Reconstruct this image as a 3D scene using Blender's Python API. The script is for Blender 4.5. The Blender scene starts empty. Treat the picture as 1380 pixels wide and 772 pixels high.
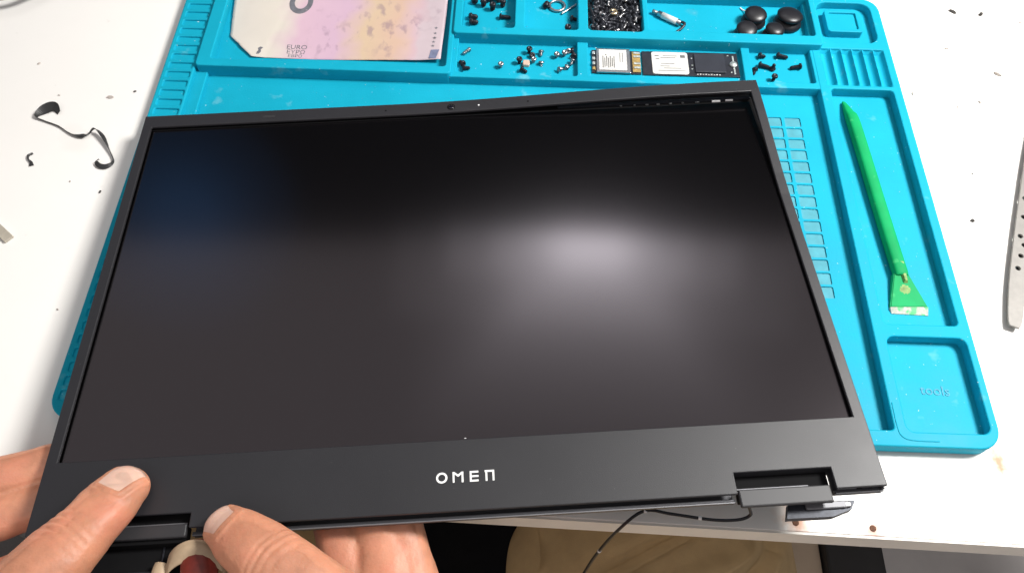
import bpy, bmesh, math, random
from mathutils import Vector, Matrix, noise
from mathutils.bvhtree import BVHTree
random.seed(7)
S = bpy.context.scene
COL = S.collection
R = math.radians
MM = 0.001

# ---------------------------------------------------------------- camera
cd = bpy.data.cameras.new('camera'); cam = bpy.data.objects.new('camera', cd); COL.objects.link(cam)
cd.sensor_width = 36.0; cd.lens = 28.25; cd.clip_start = 0.01; cd.clip_end = 50
fw = Vector((0, math.cos(R(60)), -math.sin(R(60))))
rt = Vector((0.99941495, 0.02961961, 0.01710089))
up = rt.cross(fw)
cam.matrix_world = Matrix(((rt.x, up.x, -fw.x, 0.21659), (rt.y, up.y, -fw.y, -0.12882), (rt.z, up.z, -fw.z, 0.36873), (0, 0, 0, 1)))
S.camera = cam

# ---------------------------------------------------------------- world and lamps (indoor workshop)
W = bpy.data.worlds.new('World'); S.world = W; W.use_nodes = True
bg = W.node_tree.nodes['Background']; bg.inputs['Color'].default_value = (0.9, 0.95, 1, 1); bg.inputs['Strength'].default_value = 0.012

def area(name, loc, target, sx, sy, watts, col, spread=180):
    l = bpy.data.lights.new(name, 'AREA'); l.shape = 'RECTANGLE'; l.size = sx; l.size_y = sy; l.energy = watts; l.color = col
    l.spread = R(spread)
    o = bpy.data.objects.new(name, l); COL.objects.link(o); o.location = loc
    d = Vector(target) - Vector(loc); o.rotation_euler = d.to_track_quat('-Z', 'Y').to_euler()
    return o
# key: big soft lamp up to the right and a little behind the table
area('key_lamp', (0.84, 0.26, 0.80), (0.32, 0.05, 0), 0.24, 0.24, 13.5, (1, 0.98, 0.95))
# lit ceiling above the bench, brightest overhead and fading towards the far wall
for y1, w in ((2.2, 16), (2.05, 24), (1.85, 32), (1.6, 42), (1.3, 50), (1.0, 60)):
    area('ceiling_light', (0.2, (y1 - 2.4) / 2, 2.3), (0.2, (y1 - 2.4) / 2, 0), 4.6, y1 + 2.4, w, (1, 0.945, 0.95))
# the lamp at the far wall that shines in the screen: bright core, soft light hanging below its straight rim
LD = Vector((0.048, 0.688, 0.724)); LU = Vector((0, -0.724, 0.689)); LH = Vector((0.25, 0.095, 0.032)) + LD * 1.7
for wd, ht, w in ((0.13, 0.06, 0.036), (0.24, 0.06, 0.04), (0.18, 0.11, 0.055), (0.36, 0.07, 0.05), (0.28, 0.16, 0.075), (0.52, 0.10, 0.06), (0.40, 0.22, 0.1), (0.76, 0.13, 0.085), (0.48, 0.27, 0.075), (0.56, 0.33, 0.085), (0.66, 0.40, 0.085), (0.78, 0.48, 0.085), (0.92, 0.57, 0.085), (1.05, 0.24, 0.08)):
    area('bench_lamp', LH + LU * (ht / 2 + 0.006), (0.25, 0.095, 0.032), wd, ht, w, (0.95, 0.97, 1.0))
# bluish monitor glow beyond the left end of the bench
for q, w in ((0.18, 0.02), (0.3, 0.035), (0.42, 0.04), (0.56, 0.04)):
    o = area('monitor_glow', (-0.72, 1.25, 1.18), (0.03, 0.11, 0.02), q, q, w, (0.10, 0.42, 1.0)); o.data.shape = 'ELLIPSE'

S.view_settings.view_transform = 'Standard'; S.view_settings.look = 'None'
S.view_settings.exposure = 0.46; S.view_settings.gamma = 1.0

# ---------------------------------------------------------------- materials
def mat(name, col, rough=0.5, metal=0.0, var=0.0, vscale=60, bump=0.0, bscale=400, spec=0.5, coat=0.0, coat_r=0.1, dust=None, sss=0.0, rvar=0.0):
    m = bpy.data.materials.new(name); m.use_nodes = True
    nt = m.node_tree; p = nt.nodes['Principled BSDF']
    p.inputs['Base Color'].default_value = (*col, 1); p.inputs['Roughness'].default_value = rough
    p.inputs['Metallic'].default_value = metal; p.inputs['Specular IOR Level'].default_value = spec
    p.inputs['Coat Weight'].default_value = coat; p.inputs['Coat Roughness'].default_value = coat_r
    if sss:
        p.inputs['Subsurface Weight'].default_value = sss; p.inputs['Subsurface Radius'].default_value = (1, 0.35, 0.2); p.inputs['Subsurface Scale'].default_value = 0.004
    tc = nt.nodes.new('ShaderNodeTexCoord')
    out = None
    if var > 0 or dust:
        n = nt.nodes.new('ShaderNodeTexNoise'); n.inputs['Scale'].default_value = vscale; n.inputs['Detail'].default_value = 6; n.inputs['Roughness'].default_value = 0.6
        nt.links.new(tc.outputs['Object'], n.inputs['Vector'])
        mx = nt.nodes.new('ShaderNodeMix'); mx.data_type = 'RGBA'
        mx.inputs[6].default_value = (*[c * (1 - var) for c in col], 1); mx.inputs[7].default_value = (*[min(1, c * (1 + var)) for c in col], 1)
        mr = nt.nodes.new('ShaderNodeMapRange'); mr.inputs[1].default_value = 0.3; mr.inputs[2].default_value = 0.7
        nt.links.new(n.outputs['Fac'], mr.inputs[0]); nt.links.new(mr.outputs[0], mx.inputs[0]); out = mx.outputs[2]
        if rvar:
            r2 = nt.nodes.new('ShaderNodeMapRange'); r2.inputs[1].default_value = .3; r2.inputs[2].default_value = .7
            r2.inputs[3].default_value = rough - rvar; r2.inputs[4].default_value = rough + rvar
            nt.links.new(n.outputs['Fac'], r2.inputs[0]); nt.links.new(r2.outputs[0], p.inputs['Roughness'])
    if dust:
        for sc, lo, hi, dc, amt in dust:
            n2 = nt.nodes.new('ShaderNodeTexNoise'); n2.inputs['Scale'].default_value = sc; n2.inputs['Detail'].default_value = 3
            nt.links.new(tc.outputs['Object'], n2.inputs['Vector'])
            m2 = nt.nodes.new('ShaderNodeMapRange'); m2.inputs[1].default_value = lo; m2.inputs[2].default_value = hi; m2.inputs[4].default_value = amt
            nt.links.new(n2.outputs['Fac'], m2.inputs[0])
            x2 = nt.nodes.new('ShaderNodeMix'); x2.data_type = 'RGBA'; x2.inputs[7].default_value = (*dc, 1)
            nt.links.new(m2.outputs[0], x2.inputs[0]); nt.links.new(out, x2.inputs[6]); out = x2.outputs[2]
    if out: nt.links.new(out, p.inputs['Base Color'])
    if bump:
        n3 = nt.nodes.new('ShaderNodeTexNoise'); n3.inputs['Scale'].default_value = bscale; n3.inputs['Detail'].default_value = 4
        nt.links.new(tc.outputs['Object'], n3.inputs['Vector'])
        b = nt.nodes.new('ShaderNodeBump'); b.inputs['Strength'].default_value = bump; b.inputs['Distance'].default_value = 0.0005
        nt.links.new(n3.outputs['Fac'], b.inputs['Height']); nt.links.new(b.outputs['Normal'], p.inputs['Normal'])
    return m

M = {}
M['mat'] = mat('silicone_blue', (0.006, 0.34, 0.48), 0.55, var=0.07, vscale=25, bump=0.15, bscale=900, spec=0.12, rvar=0.08,
               dust=[(70, 0.66, 0.8, (0.25, 0.55, 0.6), 0.5), (600, 0.72, 0.76, (0.6, 0.75, 0.75), 0.8), (35, 0.7, 0.8, (0.1, 0.3, 0.36), 0.4)])
M['mat_text'] = mat('silicone_raised_print', (0.02, 0.27, 0.40), 0.6, var=0.35, vscale=500)
M['table'] = mat('white_laminate', (0.88, 0.86, 0.82), 0.45, var=0.02, vscale=8, spec=0.4, dust=[(130, 0.74, 0.8, (0.6, 0.57, 0.53), 0.3), (15, 0.66, 0.85, (0.7, 0.64, 0.58), 0.5)])
M['table_edge'] = mat('laminate_edge_band', (0.74, 0.71, 0.65), 0.55, var=0.06, vscale=40)
M['rust'] = mat('rust', (0.12, 0.05, 0.025), 0.8, var=0.5, vscale=900)
M['rust_stain'] = None
M['steel'] = mat('steel', (0.42, 0.42, 0.43), 0.32, 1.0, var=0.1, vscale=400)
M['brass'] = mat('brass', (0.75, 0.6, 0.38), 0.3, 1.0, var=0.1, vscale=500)
M['copper'] = mat('copper_nut', (0.7, 0.5, 0.4), 0.5, 0.4, var=0.1, vscale=400)
M['blacksteel'] = mat('blackened_steel', (0.022, 0.024, 0.03), 0.35, 0.6, var=0.3, vscale=500)
M['rubber'] = mat('black_rubber', (0.006, 0.006, 0.008), 0.38, var=0.2, vscale=200)
M['bezel'] = mat('bezel_plastic', (0.010, 0.010, 0.012), 0.46, var=0.08, vscale=18, bump=0.12, bscale=3000, spec=0.6, rvar=0.03,
                 dust=[(45, 0.64, 0.8, (0.02, 0.02, 0.022), 0.5), (900, 0.745, 0.78, (0.35, 0.35, 0.35), 0.35)])
M['cover'] = mat('lid_metal', (0.05, 0.05, 0.055), 0.4, 0.5, var=0.1, vscale=60)
M['hinge_cover'] = mat('hinge_plastic', (0.02, 0.02, 0.022), 0.5, var=0.1, vscale=60, spec=0.6)
M['black'] = mat('black_plastic', (0.003, 0.003, 0.0035), 0.8, spec=0.15, var=0.2, vscale=100)
M['screen'] = mat('matte_screen', (0.0004, 0.0004, 0.0005), 0.125, var=0.1, vscale=40, spec=0.85)
sp_ = M['screen'].node_tree.nodes['Principled BSDF']; sp_.inputs['IOR'].default_value = 1.68; sp_.inputs['Specular Tint'].default_value = (1, 0.89, 0.94, 1)
M['trim'] = mat('trim_metal', (0.16, 0.16, 0.17), 0.5, 0.6, var=0.1, vscale=80)
M['letter'] = mat('white_print', (0.85, 0.85, 0.83), 0.5, var=0.02)
M['lens'] = mat('lens_glass', (0.003, 0.003, 0.006), 0.05, var=0.1, coat=1)
M['tan_tape'] = mat('tan_tape', (0.42, 0.31, 0.2), 0.6, var=0.12, vscale=150, bump=0.2)
M['darkred'] = mat('dark_red_core', (0.14, 0.018, 0.012), 0.5, var=0.4, vscale=200)
M['white_tag'] = mat('white_tag', (0.8, 0.8, 0.8), 0.5, var=0.05)
M['green'] = mat('green_nylon', (0.003, 0.32, 0.10), 0.6, spec=0.15, var=0.12, vscale=60, bump=0.1, bscale=500, dust=[(160, 0.66, 0.76, (0.1, 0.55, 0.2), 0.4)])
M['green_worn'] = mat('worn_nylon_edge', (0.40, 0.42, 0.36), 0.6, var=0.3, vscale=500, dust=[(300, 0.5, 0.6, (0.05, 0.5, 0.15), 0.9)])
M['green_scuff'] = mat('scuffed_nylon', (0.2, 0.33, 0.1), 0.7, var=0.4, vscale=300)
M['paper'] = mat('label_paper', (0.6, 0.59, 0.56), 0.6, var=0.03)
M['print'] = mat('faint_print', (0.12, 0.12, 0.12), 0.7, var=0.3, vscale=900)
M['gold'] = mat('gold_contacts', (0.55, 0.38, 0.14), 0.35, 0.7, var=0.3, vscale=600)
M['pcb'] = mat('black_circuit_board', (0.012, 0.013, 0.018), 0.35, var=0.4, vscale=300)
M['chip'] = mat('chip_epoxy', (0.018, 0.02, 0.028), 0.4, var=0.2, vscale=120)
M['solder'] = mat('solder', (0.55, 0.6, 0.58), 0.4, 0.8, var=0.4, vscale=700)
M['tape'] = mat('black_tape', (0.02, 0.02, 0.02), 0.45, var=0.2, vscale=200)
M['tweezer'] = mat('brushed_steel', (0.19, 0.18, 0.165), 0.5, 0.2, var=0.1, vscale=200)
M['crumb'] = mat('dark_crumb', (0.06, 0.055, 0.05), 0.7, var=0.3, vscale=700)
M['palecrumb'] = mat('pale_crumb', (0.45, 0.4, 0.36), 0.7, var=0.2, vscale=700)
M['stick'] = mat('beige_strip', (0.42, 0.38, 0.31), 0.6, var=0.15, vscale=150)
M['skin'] = None
M['nail'] = mat('fingernail', (0.60, 0.36, 0.28), 0.36, var=0.06, vscale=200, sss=0.25, coat=0.3, coat_r=0.25)
M['khaki'] = mat('khaki_cotton', (0.5, 0.36, 0.19), 0.9, var=0.1, vscale=50, bump=0.3, bscale=1500, spec=0.2)
M['shirt'] = mat('black_cotton', (0.006, 0.006, 0.007), 0.9, var=0.2, vscale=80, spec=0.1)
M['floor'] = mat('grey_floor', (0.62, 0.59, 0.57), 0.7, var=0.08, vscale=12)
M['board'] = mat('tan_board', (0.62, 0.5, 0.38), 0.6, var=0.08, vscale=20)
M['boxblack'] = mat('black_box', (0.008, 0.008, 0.009), 0.45, var=0.3, vscale=40)
M['stain'] = mat('grey_ink', (0.14, 0.14, 0.16), 0.6, var=0.2, vscale=300)

def skin_material():
    m = mat('skin', (0.43, 0.19, 0.112), 0.5, var=0.2, vscale=70, bump=0.32, bscale=900, sss=0.35, spec=0.4,
            dust=[(45, 0.52, 0.75, (0.55, 0.19, 0.12), 0.6)])
    return m
M['skin'] = skin_material()

# ---------------------------------------------------------------- mesh helpers (all lengths in millimetres)
def new_obj(name, me, m, parent=None, smooth=False, label=None, cat=None, group=None, kind=None):
    if m is not None and len(me.materials) == 0: me.materials.append(m)
    if smooth:
        for p in me.polygons: p.use_smooth = True
    o = bpy.data.objects.new(name, me); COL.objects.link(o)
    if parent is not None: o.parent = parent
    tag(o, label, cat, group, kind)
    return o
def tag(o, label=None, cat=None, group=None, kind=None):
    if label: o['label'] = label
    if cat: o['category'] = cat
    if group: o['group'] = group
    if kind: o['kind'] = kind
def thing(name, label, cat, loc=(0, 0, 0), group=None, rot=(0, 0, 0)):
    o = bpy.data.objects.new(name, None); COL.objects.link(o)
    o.location = Vector(loc) * MM; o.rotation_euler = rot; o.empty_display_size = 0.01
    tag(o, label, cat, group); return o
def bm_mesh(bm, name='m', scale=MM):
    bmesh.ops.scale(bm, vec=(scale,) * 3, verts=bm.verts)
    bmesh.ops.recalc_face_normals(bm, faces=bm.faces)
    me = bpy.data.meshes.new(name); bm.to_mesh(me); bm.free(); return me
def box(bm, x0, x1, y0, y1, z0, z1, bev=0.0, seg=2):
    r = bmesh.ops.create_cube(bm, size=1)
    vs = r['verts']
    for v in vs:
        v.co = Vector((x0 + (v.co.x + .5) * (x1 - x0), y0 + (v.co.y + .5) * (y1 - y0), z0 + (v.co.z + .5) * (z1 - z0)))
    if bev:
        es = list({e for v in vs for e in v.link_edges})
        bmesh.ops.bevel(bm, geom=es, offset=bev, segments=seg, affect='EDGES', profile=.5)
def boxm(x0, x1, y0, y1, z0, z1, bev=0.0):
    bm = bmesh.new(); box(bm, x0, x1, y0, y1, z0, z1, bev); return bm_mesh(bm)
def ring_loft(bm, rings, cap=True):
    vs = [[bm.verts.new(p) for p in r] for r in rings]
    n = len(vs[0])
    for a, b in zip(vs[:-1], vs[1:]):
        for i in range(n): bm.faces.new((a[i], a[(i + 1) % n], b[(i + 1) % n], b[i]))
    if cap:
        bm.faces.new(list(reversed(vs[0]))); bm.faces.new(vs[-1])
def lathe(bm, prof, n=20, mtx=None):
    rings = []
    for r, z in prof:
        ring = [Vector((r * math.cos(2 * math.pi * i / n), r * math.sin(2 * math.pi * i / n), z)) for i in range(n)]
        if mtx: ring = [mtx @ p for p in ring]
        rings.append(ring)
    ring_loft(bm, rings)
def catmull(pts, k):
    out = []
    P = [pts[0]] + list(pts) + [pts[-1]]
    for i in range(1, len(P) - 2):
        for j in range(k):
            t = j / k; a, b, c, d = P[i - 1], P[i], P[i + 1], P[i + 2]
            out.append(tuple(0.5 * (2 * b[q] + (c[q] - a[q]) * t + (2 * a[q] - 5 * b[q] + 4 * c[q] - d[q]) * t * t + (3 * b[q] - a[q] - 3 * c[q] + d[q]) * t ** 3) for q in range(len(b))))
    out.append(tuple(pts[-1])); return out
def tube(bm, pts, r, n=8, k=8, flat=1.0):
    c = [Vector(p) for p in catmull(pts, k)]
    rings = []; prev = Vector((0, 0, 1))
    for i, p in enumerate(c):
        t = (c[min(i + 1, len(c) - 1)] - c[max(i - 1, 0)]).normalized()
        s = t.cross(prev)
        if s.length < 1e-4: s = t.cross(Vector((0, 1, 0)))
        s.normalize(); u = s.cross(t).normalized(); prev = u
        rings.append([p + s * (r * math.cos(2 * math.pi * q / n)) + u * (r * flat * math.sin(2 * math.pi * q / n)) for q in range(n)])
    ring_loft(bm, rings)
def rrect(x0, y0, x1, y1, r=1.5, k=5):
    r = min(r, (x1 - x0) / 2 - .01, (y1 - y0) / 2 - .01); pts = []
    for cx, cy, a0 in ((x1 - r, y1 - r, 0), (x0 + r, y1 - r, 90), (x0 + r, y0 + r, 180), (x1 - r, y0 + r, 270)):
        for i in range(k + 1):
            a = R(a0 + 90 * i / k); pts.append((cx + r * math.cos(a), cy + r * math.sin(a)))
    return pts
def circle(cx, cy, r, n=16): return [(cx + r * math.cos(2 * math.pi * i / n), cy + r * math.sin(2 * math.pi * i / n)) for i in range(n)]
def slab(loops, z0, z1, bev=0.0, res=1):
    """flat plate with holes: first loop is the outline, the others are holes; edges rounded by bev"""
    cu = bpy.data.curves.new('c', 'CURVE'); cu.dimensions = '2D'; cu.fill_mode = 'BOTH'
    cu.extrude = ((z1 - z0) / 2 - bev) * MM; cu.bevel_depth = bev * MM; cu.bevel_resolution = res; cu.offset = -bev * MM
    for lp in loops:
        sp = cu.splines.new('POLY'); sp.points.add(len(lp) - 1); sp.use_cyclic_u = True
        for q, (x, y) in zip(sp.points, lp): q.co = (x * MM, y * MM, 0, 1)
    o = bpy.data.objects.new('c', cu)
    me = bpy.data.meshes.new_from_object(o)
    me.transform(Matrix.Translation((0, 0, (z0 + z1) / 2 * MM)))
    bpy.data.objects.remove(o); bpy.data.curves.remove(cu)
    me.materials.clear()
    return me
def join(meshes):
    bm = bmesh.new()
    for m in meshes: bm.from_mesh(m); bpy.data.meshes.remove(m)
    me = bpy.data.meshes.new('j'); bm.to_mesh(me); bm.free(); return me
def text_mesh(s, size, depth=0.15, align='CENTER'):
    cu = bpy.data.curves.new('t', 'FONT'); cu.body = s; cu.size = size * MM; cu.extrude = depth / 2 * MM; cu.align_x = align; cu.align_y = 'CENTER'; cu.resolution_u = 3
    o = bpy.data.objects.new('t', cu); me = bpy.data.meshes.new_from_object(o)
    bpy.data.objects.remove(o); bpy.data.curves.remove(cu); me.materials.clear(); return me
def sm(a, b, x):
    t = max(0, min(1, (x - a) / (b - a))); return t * t * (3 - 2 * t)

# ================================================================= SETTING: floor
new_obj('floor', boxm(-1800, 2600, -1800, 2400, -760, -720), M['floor'], kind='structure')

# ================================================================= TABLE
tb = thing('table', 'white laminate workbench with rust-stained front edge', 'table', (0, 0, -720), rot=(0, 0, R(-1.4)))
TZ = 720
def table_mat():
    m = M['table']; nt = m.node_tree; p = nt.nodes['Principled BSDF']
    cur = p.inputs['Base Color'].links[0].from_socket
    tc = nt.nodes.new('ShaderNodeTexCoord')
    for (x, y, sx, sy, col, amt) in [(351.5, -24, 7, 10, (0.42, 0.13, 0.04), 1), (385.5, -28, 5.5, 7, (0.42, 0.14, 0.05), .9), (450.8, 8.8, 7, 16, (0.45, 0.16, 0.05), 1),
                                     (350, -23, 11, 9, (0.78, 0.55, 0.38), .5), (300, -26, 22, 4, (0.86, 0.78, 0.68), .3)]:
        mp = nt.nodes.new('ShaderNodeMapping'); mp.vector_type = 'TEXTURE'
        mp.inputs['Location'].default_value = (x * MM, y * MM, TZ * MM); mp.inputs['Scale'].default_value = (sx * MM, sy * MM, 1)
        nt.links.new(tc.outputs['Object'], mp.inputs['Vector'])
        n = nt.nodes.new('ShaderNodeTexNoise'); n.inputs['Scale'].default_value = 300; nt.links.new(tc.outputs['Object'], n.inputs['Vector'])
        ln = nt.nodes.new('ShaderNodeVectorMath'); ln.operation = 'LENGTH'; nt.links.new(mp.outputs[0], ln.inputs[0])
        ad = nt.nodes.new('ShaderNodeMath'); ad.operation = 'ADD'; nt.links.new(ln.outputs['Value'], ad.inputs[0]); nt.links.new(n.outputs['Fac'], ad.inputs[1])
        mr = nt.nodes.new('ShaderNodeMapRange'); mr.inputs[1].default_value = 1.55; mr.inputs[2].default_value = 0.55; mr.inputs[3].default_value = 0; mr.inputs[4].default_value = amt
        nt.links.new(ad.outputs[0], mr.inputs[0])
        mx = nt.nodes.new('ShaderNodeMix'); mx.data_type = 'RGBA'; mx.inputs[7].default_value = (*col, 1)
        nt.links.new(mr.outputs[0], mx.inputs[0]); nt.links.new(cur, mx.inputs[6]); cur = mx.outputs[2]
    nt.links.new(cur, p.inputs['Base Color'])
table_mat()
new_obj('tabletop', boxm(-480, 900, -30.2, 640, TZ - 16, TZ, 0.4), M['table'], tb)
new_obj('edge_band', boxm(-480, 900, -31.4, -30.3, TZ - 16.2, TZ - .5), M['table_edge'], tb)
for x in (-440, 820):
    for y in (40, 590): new_obj('leg', boxm(x, x + 40, y, y + 40, 0, TZ - 16.1, 1), M['steel'], tb)
for x, y in ((350.2, -26.3), (385.2, -26.9)):
    bm = bmesh.new(); lathe(bm, [(1.5, TZ - .6), (1.55, TZ + .1), (1.1, TZ + .2), (0.3, TZ + .12)], 14)
    bmesh.ops.translate(bm, verts=bm.verts, vec=(x, y, 0)); new_obj('screw_head', bm_mesh(bm), M['rust'], tb, True)

# ================================================================= UNDER THE TABLE
bx = thing('black_box', 'black metal box standing on the floor under the table edge', 'box', (505, 90, -720))
new_obj('casing', boxm(-26, 21, -190, 60, 0, 420, 2), M['boxblack'], bx)
new_obj('badge', boxm(2, 7, -66, -64, 419.9, 420.6), M['white_tag'], bx)
bd = thing('wooden_board', 'plain tan board upright between khaki trousers and black box', 'board', (460, 60, -720))
new_obj('panel', boxm(-30, 18, -190, 60, 0, 410, 2), M['board'], bd)

# ================================================================= SOLDERING MAT
mt = thing('repair_mat', 'blue silicone repair mat with trays, ruler slots and square grid', 'mat', (0, 0, 0))
parts = []
ST = []                                                     # main rim with its openings
slots = [rrect(3.0, 9 + 7.42 * i, 17.2, 14.0 + 7.42 * i, 1.0, 3) for i in range(39)]
K = rrect(406.5, 65, 444.5, 226, 2.5); Lp = rrect(406, 7.5, 446, 58, 4); Jw = rrect(405, 229, 445, 260, .5, 2); Iq = rrect(409, 266, 444, 302.5, 7)
main = [rrect(0, 0, 450, 307, 11, 8), rrect(19, 8, 400, 303, 2)] + slots + [K, Lp, Jw, Iq]
parts.append(slab([rrect(.5, .5, 449.5, 306.5, 10.5, 8)], 0.0, 1.2))
pits = [rrect(377.4 - 11.4 * c, 200.0 - 8.4 * r, 386.9 - 11.4 * c, 207.0 - 8.4 * r, .9, 3) for c in range(4) for r in range(15)]
parts.append(slab([rrect(.8, .8, 449.2, 306.2, 10, 8)] + pits, 0.7, 2.0, .12))
parts.append(slab(main, 0.4, 8.5, 0.7, 2))
parts.append(slab([rrect(2, 6, 18.2, 302, .5, 2)], 1.0, 7.2))                       # ruler slot floors
parts.append(slab([rrect(18, 7, 26, 226, 1)], 1.0, 5.2, .5))                       # step beside the ruler
parts.append(slab([rrect(19.6, 225, 175, 305.5, 2.5), rrect(28, 231, 171.4, 303, 2)], 0.9, 11, 0.7, 2))
parts.append(slab([rrect(22, 228, 173, 304, 2)], 1.1, 4.0))
B = [rrect(179.4, 264, 212.6, 302, 2), rrect(219, 264, 252.6, 302, 2), rrect(259, 264.3, 294, 302, 3), rrect(297.5, 266, 402.3, 301, 2)]
parts.append(slab([rrect(174.3, 258, 406, 305.2, 2.5)] + B, 0.8, 13, 0.7, 2))
parts.append(slab([rrect(176, 262, 404.5, 304, 1)], 1.3, 4.1))
F = [rrect(178, 229.3, 252.2, 259.5, 1.5), rrect(259, 229.5, 355, 259.5, 1.5), rrect(360.4, 230, 398.4, 259.5, 1.5)]
parts.append(slab([rrect(172.5, 225.3, 403, 261, 2)] + F, 0.6, 8.25, 0.6, 2))
parts.append(slab([rrect(176, 227, 401, 260, 1)], 1.5, 4.5))
parts.append(slab([rrect(406.7, 264, 446.5, 304.5, 1)], 1.2, 3.2))
parts.append(slab([rrect(413.5, 275.8, 436.5, 296, 2.5), rrect(416.6, 278.6, 433.6, 293.4, .8, 2)], 2.5, 8.2, .5, 2))
parts.append(slab([rrect(415, 277, 435, 295, 1)], 2.6, 6.8))
# wavy rest for tools
bm = bmesh.new(); nx = 72; rows = []
for y in (228.6, 231.2, 233, 256.5, 258.5, 260.4):
    row = []
    for i in range(nx + 1):
        u = i / nx; ph = (u * 6) % 1
        z = 8.35 - 3.4 * (max(0, 1 - ((ph - .5) / .44) ** 2) ** .5) * (1 if 230 < y < 260 else 0.25)
        row.append(bm.verts.new((404.8 + 40.4 * u, y, z)))
    rows.append(row)
for a, b in zip(rows[:-1], rows[1:]):
    for i in range(nx): bm.faces.new((a[i], a[i + 1], b[i + 1], b[i]))
parts.append(bm_mesh(bm))
new_obj('body', join(parts), M['mat'], mt)
M['mat_dusty'] = mat('dusty_silicone', (0.05, 0.29, 0.36), 0.7, var=0.15, vscale=120)
new_obj('grid_floor', boxm(341, 388, 80, 208.5, 1.0, 1.35), M['mat_dusty'], mt, label='dust-greyed floor of the square grid recesses')
t = text_mesh('tools', 7.2, .3); o = new_obj('embossed_word', t, M['mat_text'], mt, label='faint word tools embossed in small square tray'); o.location = (.4275, .0315, .0021); o.rotation_euler = (0, 0, R(-2))
# shallow curved groove at the front corner is a thin raised lip
bm = bmesh.new(); tube(bm, [(401.5, 22, 8.5), (401.6, 10, 8.5), (403, 5, 8.5), (408, 3.2, 8.5), (420, 3, 8.5)], .35, 6)
new_obj('lip', bm_mesh(bm), M['mat'], mt, True)

# ================================================================= LAPTOP DISPLAY ASSEMBLY
lid = thing('laptop_display', 'black laptop screen half with loosened bezel and white logo, held over mat', 'laptop screen')
Rm = Matrix(((0.9958662, -0.08492864, -0.03221231), (0.08731157, 0.99282646, 0.08168422), (0.02504391, -0.08415906, 0.99613757)))
lid.matrix_world = Matrix.Translation((0.18881, 0.07526, 0.03187)) @ Rm.to_4x4()
def lift(x, y):
    return 5.2 * sm(-30, 150, x) * sm(30, 118, y)
def grid_plate(xs, ys, keep, z0, z1, f):
    bm = bmesh.new(); V = {}
    def v(i, j, k):
        key = (i, j, k)
        if key not in V: V[key] = bm.verts.new((xs[i], ys[j], (z0, z1)[k] + f(xs[i], ys[j])))
        return V[key]
    cells = {(i, j) for i in range(len(xs) - 1) for j in range(len(ys) - 1) if keep((xs[i] + xs[i + 1]) / 2, (ys[j] + ys[j + 1]) / 2)}
    for i, j in cells:
        for k in (0, 1): bm.faces.new((v(i, j, k), v(i + 1, j, k), v(i + 1, j + 1, k), v(i, j + 1, k)))
        for di, dj, a, b in ((-1, 0, (i, j), (i, j + 1)), (1, 0, (i + 1, j), (i + 1, j + 1)), (0, -1, (i, j), (i + 1, j)), (0, 1, (i, j + 1), (i + 1, j + 1))):
            if (i + di, j + dj) not in cells: bm.faces.new((v(*a, 0), v(*b, 0), v(*b, 1), v(*a, 1)))
    return bm
xs = sorted(set([-174.5, -169.5, -152, -109.4, 112.8, 153.4, 169.5, 174.5] + [-160 + 12.3 * i for i in range(27)]))
ys = sorted(set([118, 109, -90.5, -112.5, -115.5, -121.6] + [-80 + 14.5 * i for i in range(13)]))
def keepb(x, y):
    if -169.5 < x < 169.5 and -90.5 < y < 109: return False
    if 112.8 < x < 153.4 and y < -112.5: return False
    if -152 < x < -109.4 and y < -115.5: return False
    return True
bm = grid_plate(xs, ys, keepb, -1.5, 0, lift)
bz = new_obj('bezel', bm_mesh(bm), M['bezel'], lid)
bv = bz.modifiers.new('edge', 'BEVEL'); bv.width = .0004; bv.segments = 2; bv.limit_method = 'ANGLE'; bv.angle_limit = R(40)
# webcam
bm = bmesh.new(); lathe(bm, [(2.3, 0.0), (2.3, .12), (1.9, .14), (1.75, .02)], 24); bmesh.ops.translate(bm, verts=bm.verts, vec=(-.8, 113, lift(-.8, 113)))
wc = new_obj('webcam', bm_mesh(bm), M['black'], bz, True)
bm = bmesh.new(); lathe(bm, [(1.5, .03), (1.45, .12), (.8, .2), (.05, .22)], 20); bmesh.ops.translate(bm, verts=bm.verts, vec=(-.8, 113, lift(-.8, 113)))
new_obj('lens', bm_mesh(bm), M['lens'], bz, True)
for x, w, m in ((-104, 3.2, 'hinge_cover'), (-38, .5, 'black'), (15, .45, 'white_tag'), (43, .5, 'black')):
    new_obj('sensor_hole' if w < 1 else 'sensor_window', boxm(x - w, x + w, 113 - min(w, .8), 113 + min(w, .8), lift(x, 113) - .2, lift(x, 113) + .06), M[m], bz)
# logo letters
zl0, zl1 = -0.05, 0.12
def letter(shapes):
    bm = bmesh.new()
    for q in shapes:
        vs0 = [bm.verts.new((x, y, zl0)) for x, y in q]; vs1 = [bm.verts.new((x, y, zl1)) for x, y in q]
        n = len(q); bm.faces.new(vs0); bm.faces.new(vs1)
        for i in range(n): bm.faces.new((vs0[i], vs0[(i + 1) % n], vs1[(i + 1) % n], vs1[i]))
    return bm_mesh(bm)
ly = -109.6; hh = 4.6; sw = .78
def rc(x0, y0, x1, y1): return [(x0, y0), (x1, y0), (x1, y1), (x0, y1)]
new_obj('letter', slab([circle(-7.7, ly + hh / 2, hh / 2 + .05, 28), circle(-7.7, ly + hh / 2, hh / 2 - sw, 28)], zl0, zl1), M['letter'], lid)
x = -3.2
new_obj('letter', letter([rc(x, ly, x + sw, ly + hh), rc(x + 3.7, ly, x + 3.7 + sw, ly + hh),
      [(x + sw, ly + hh), (x + 2.24, ly + hh - 1.2), (x + 2.24, ly + hh - 2.2), (x + sw, ly + hh - 1.0)], [(x + 2.24, ly + hh - 1.2), (x + 3.7, ly + hh), (x + 3.7, ly + hh - 1.0), (x + 2.24, ly + hh - 2.2)]]), M['letter'], lid)
x = 3.9
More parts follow.
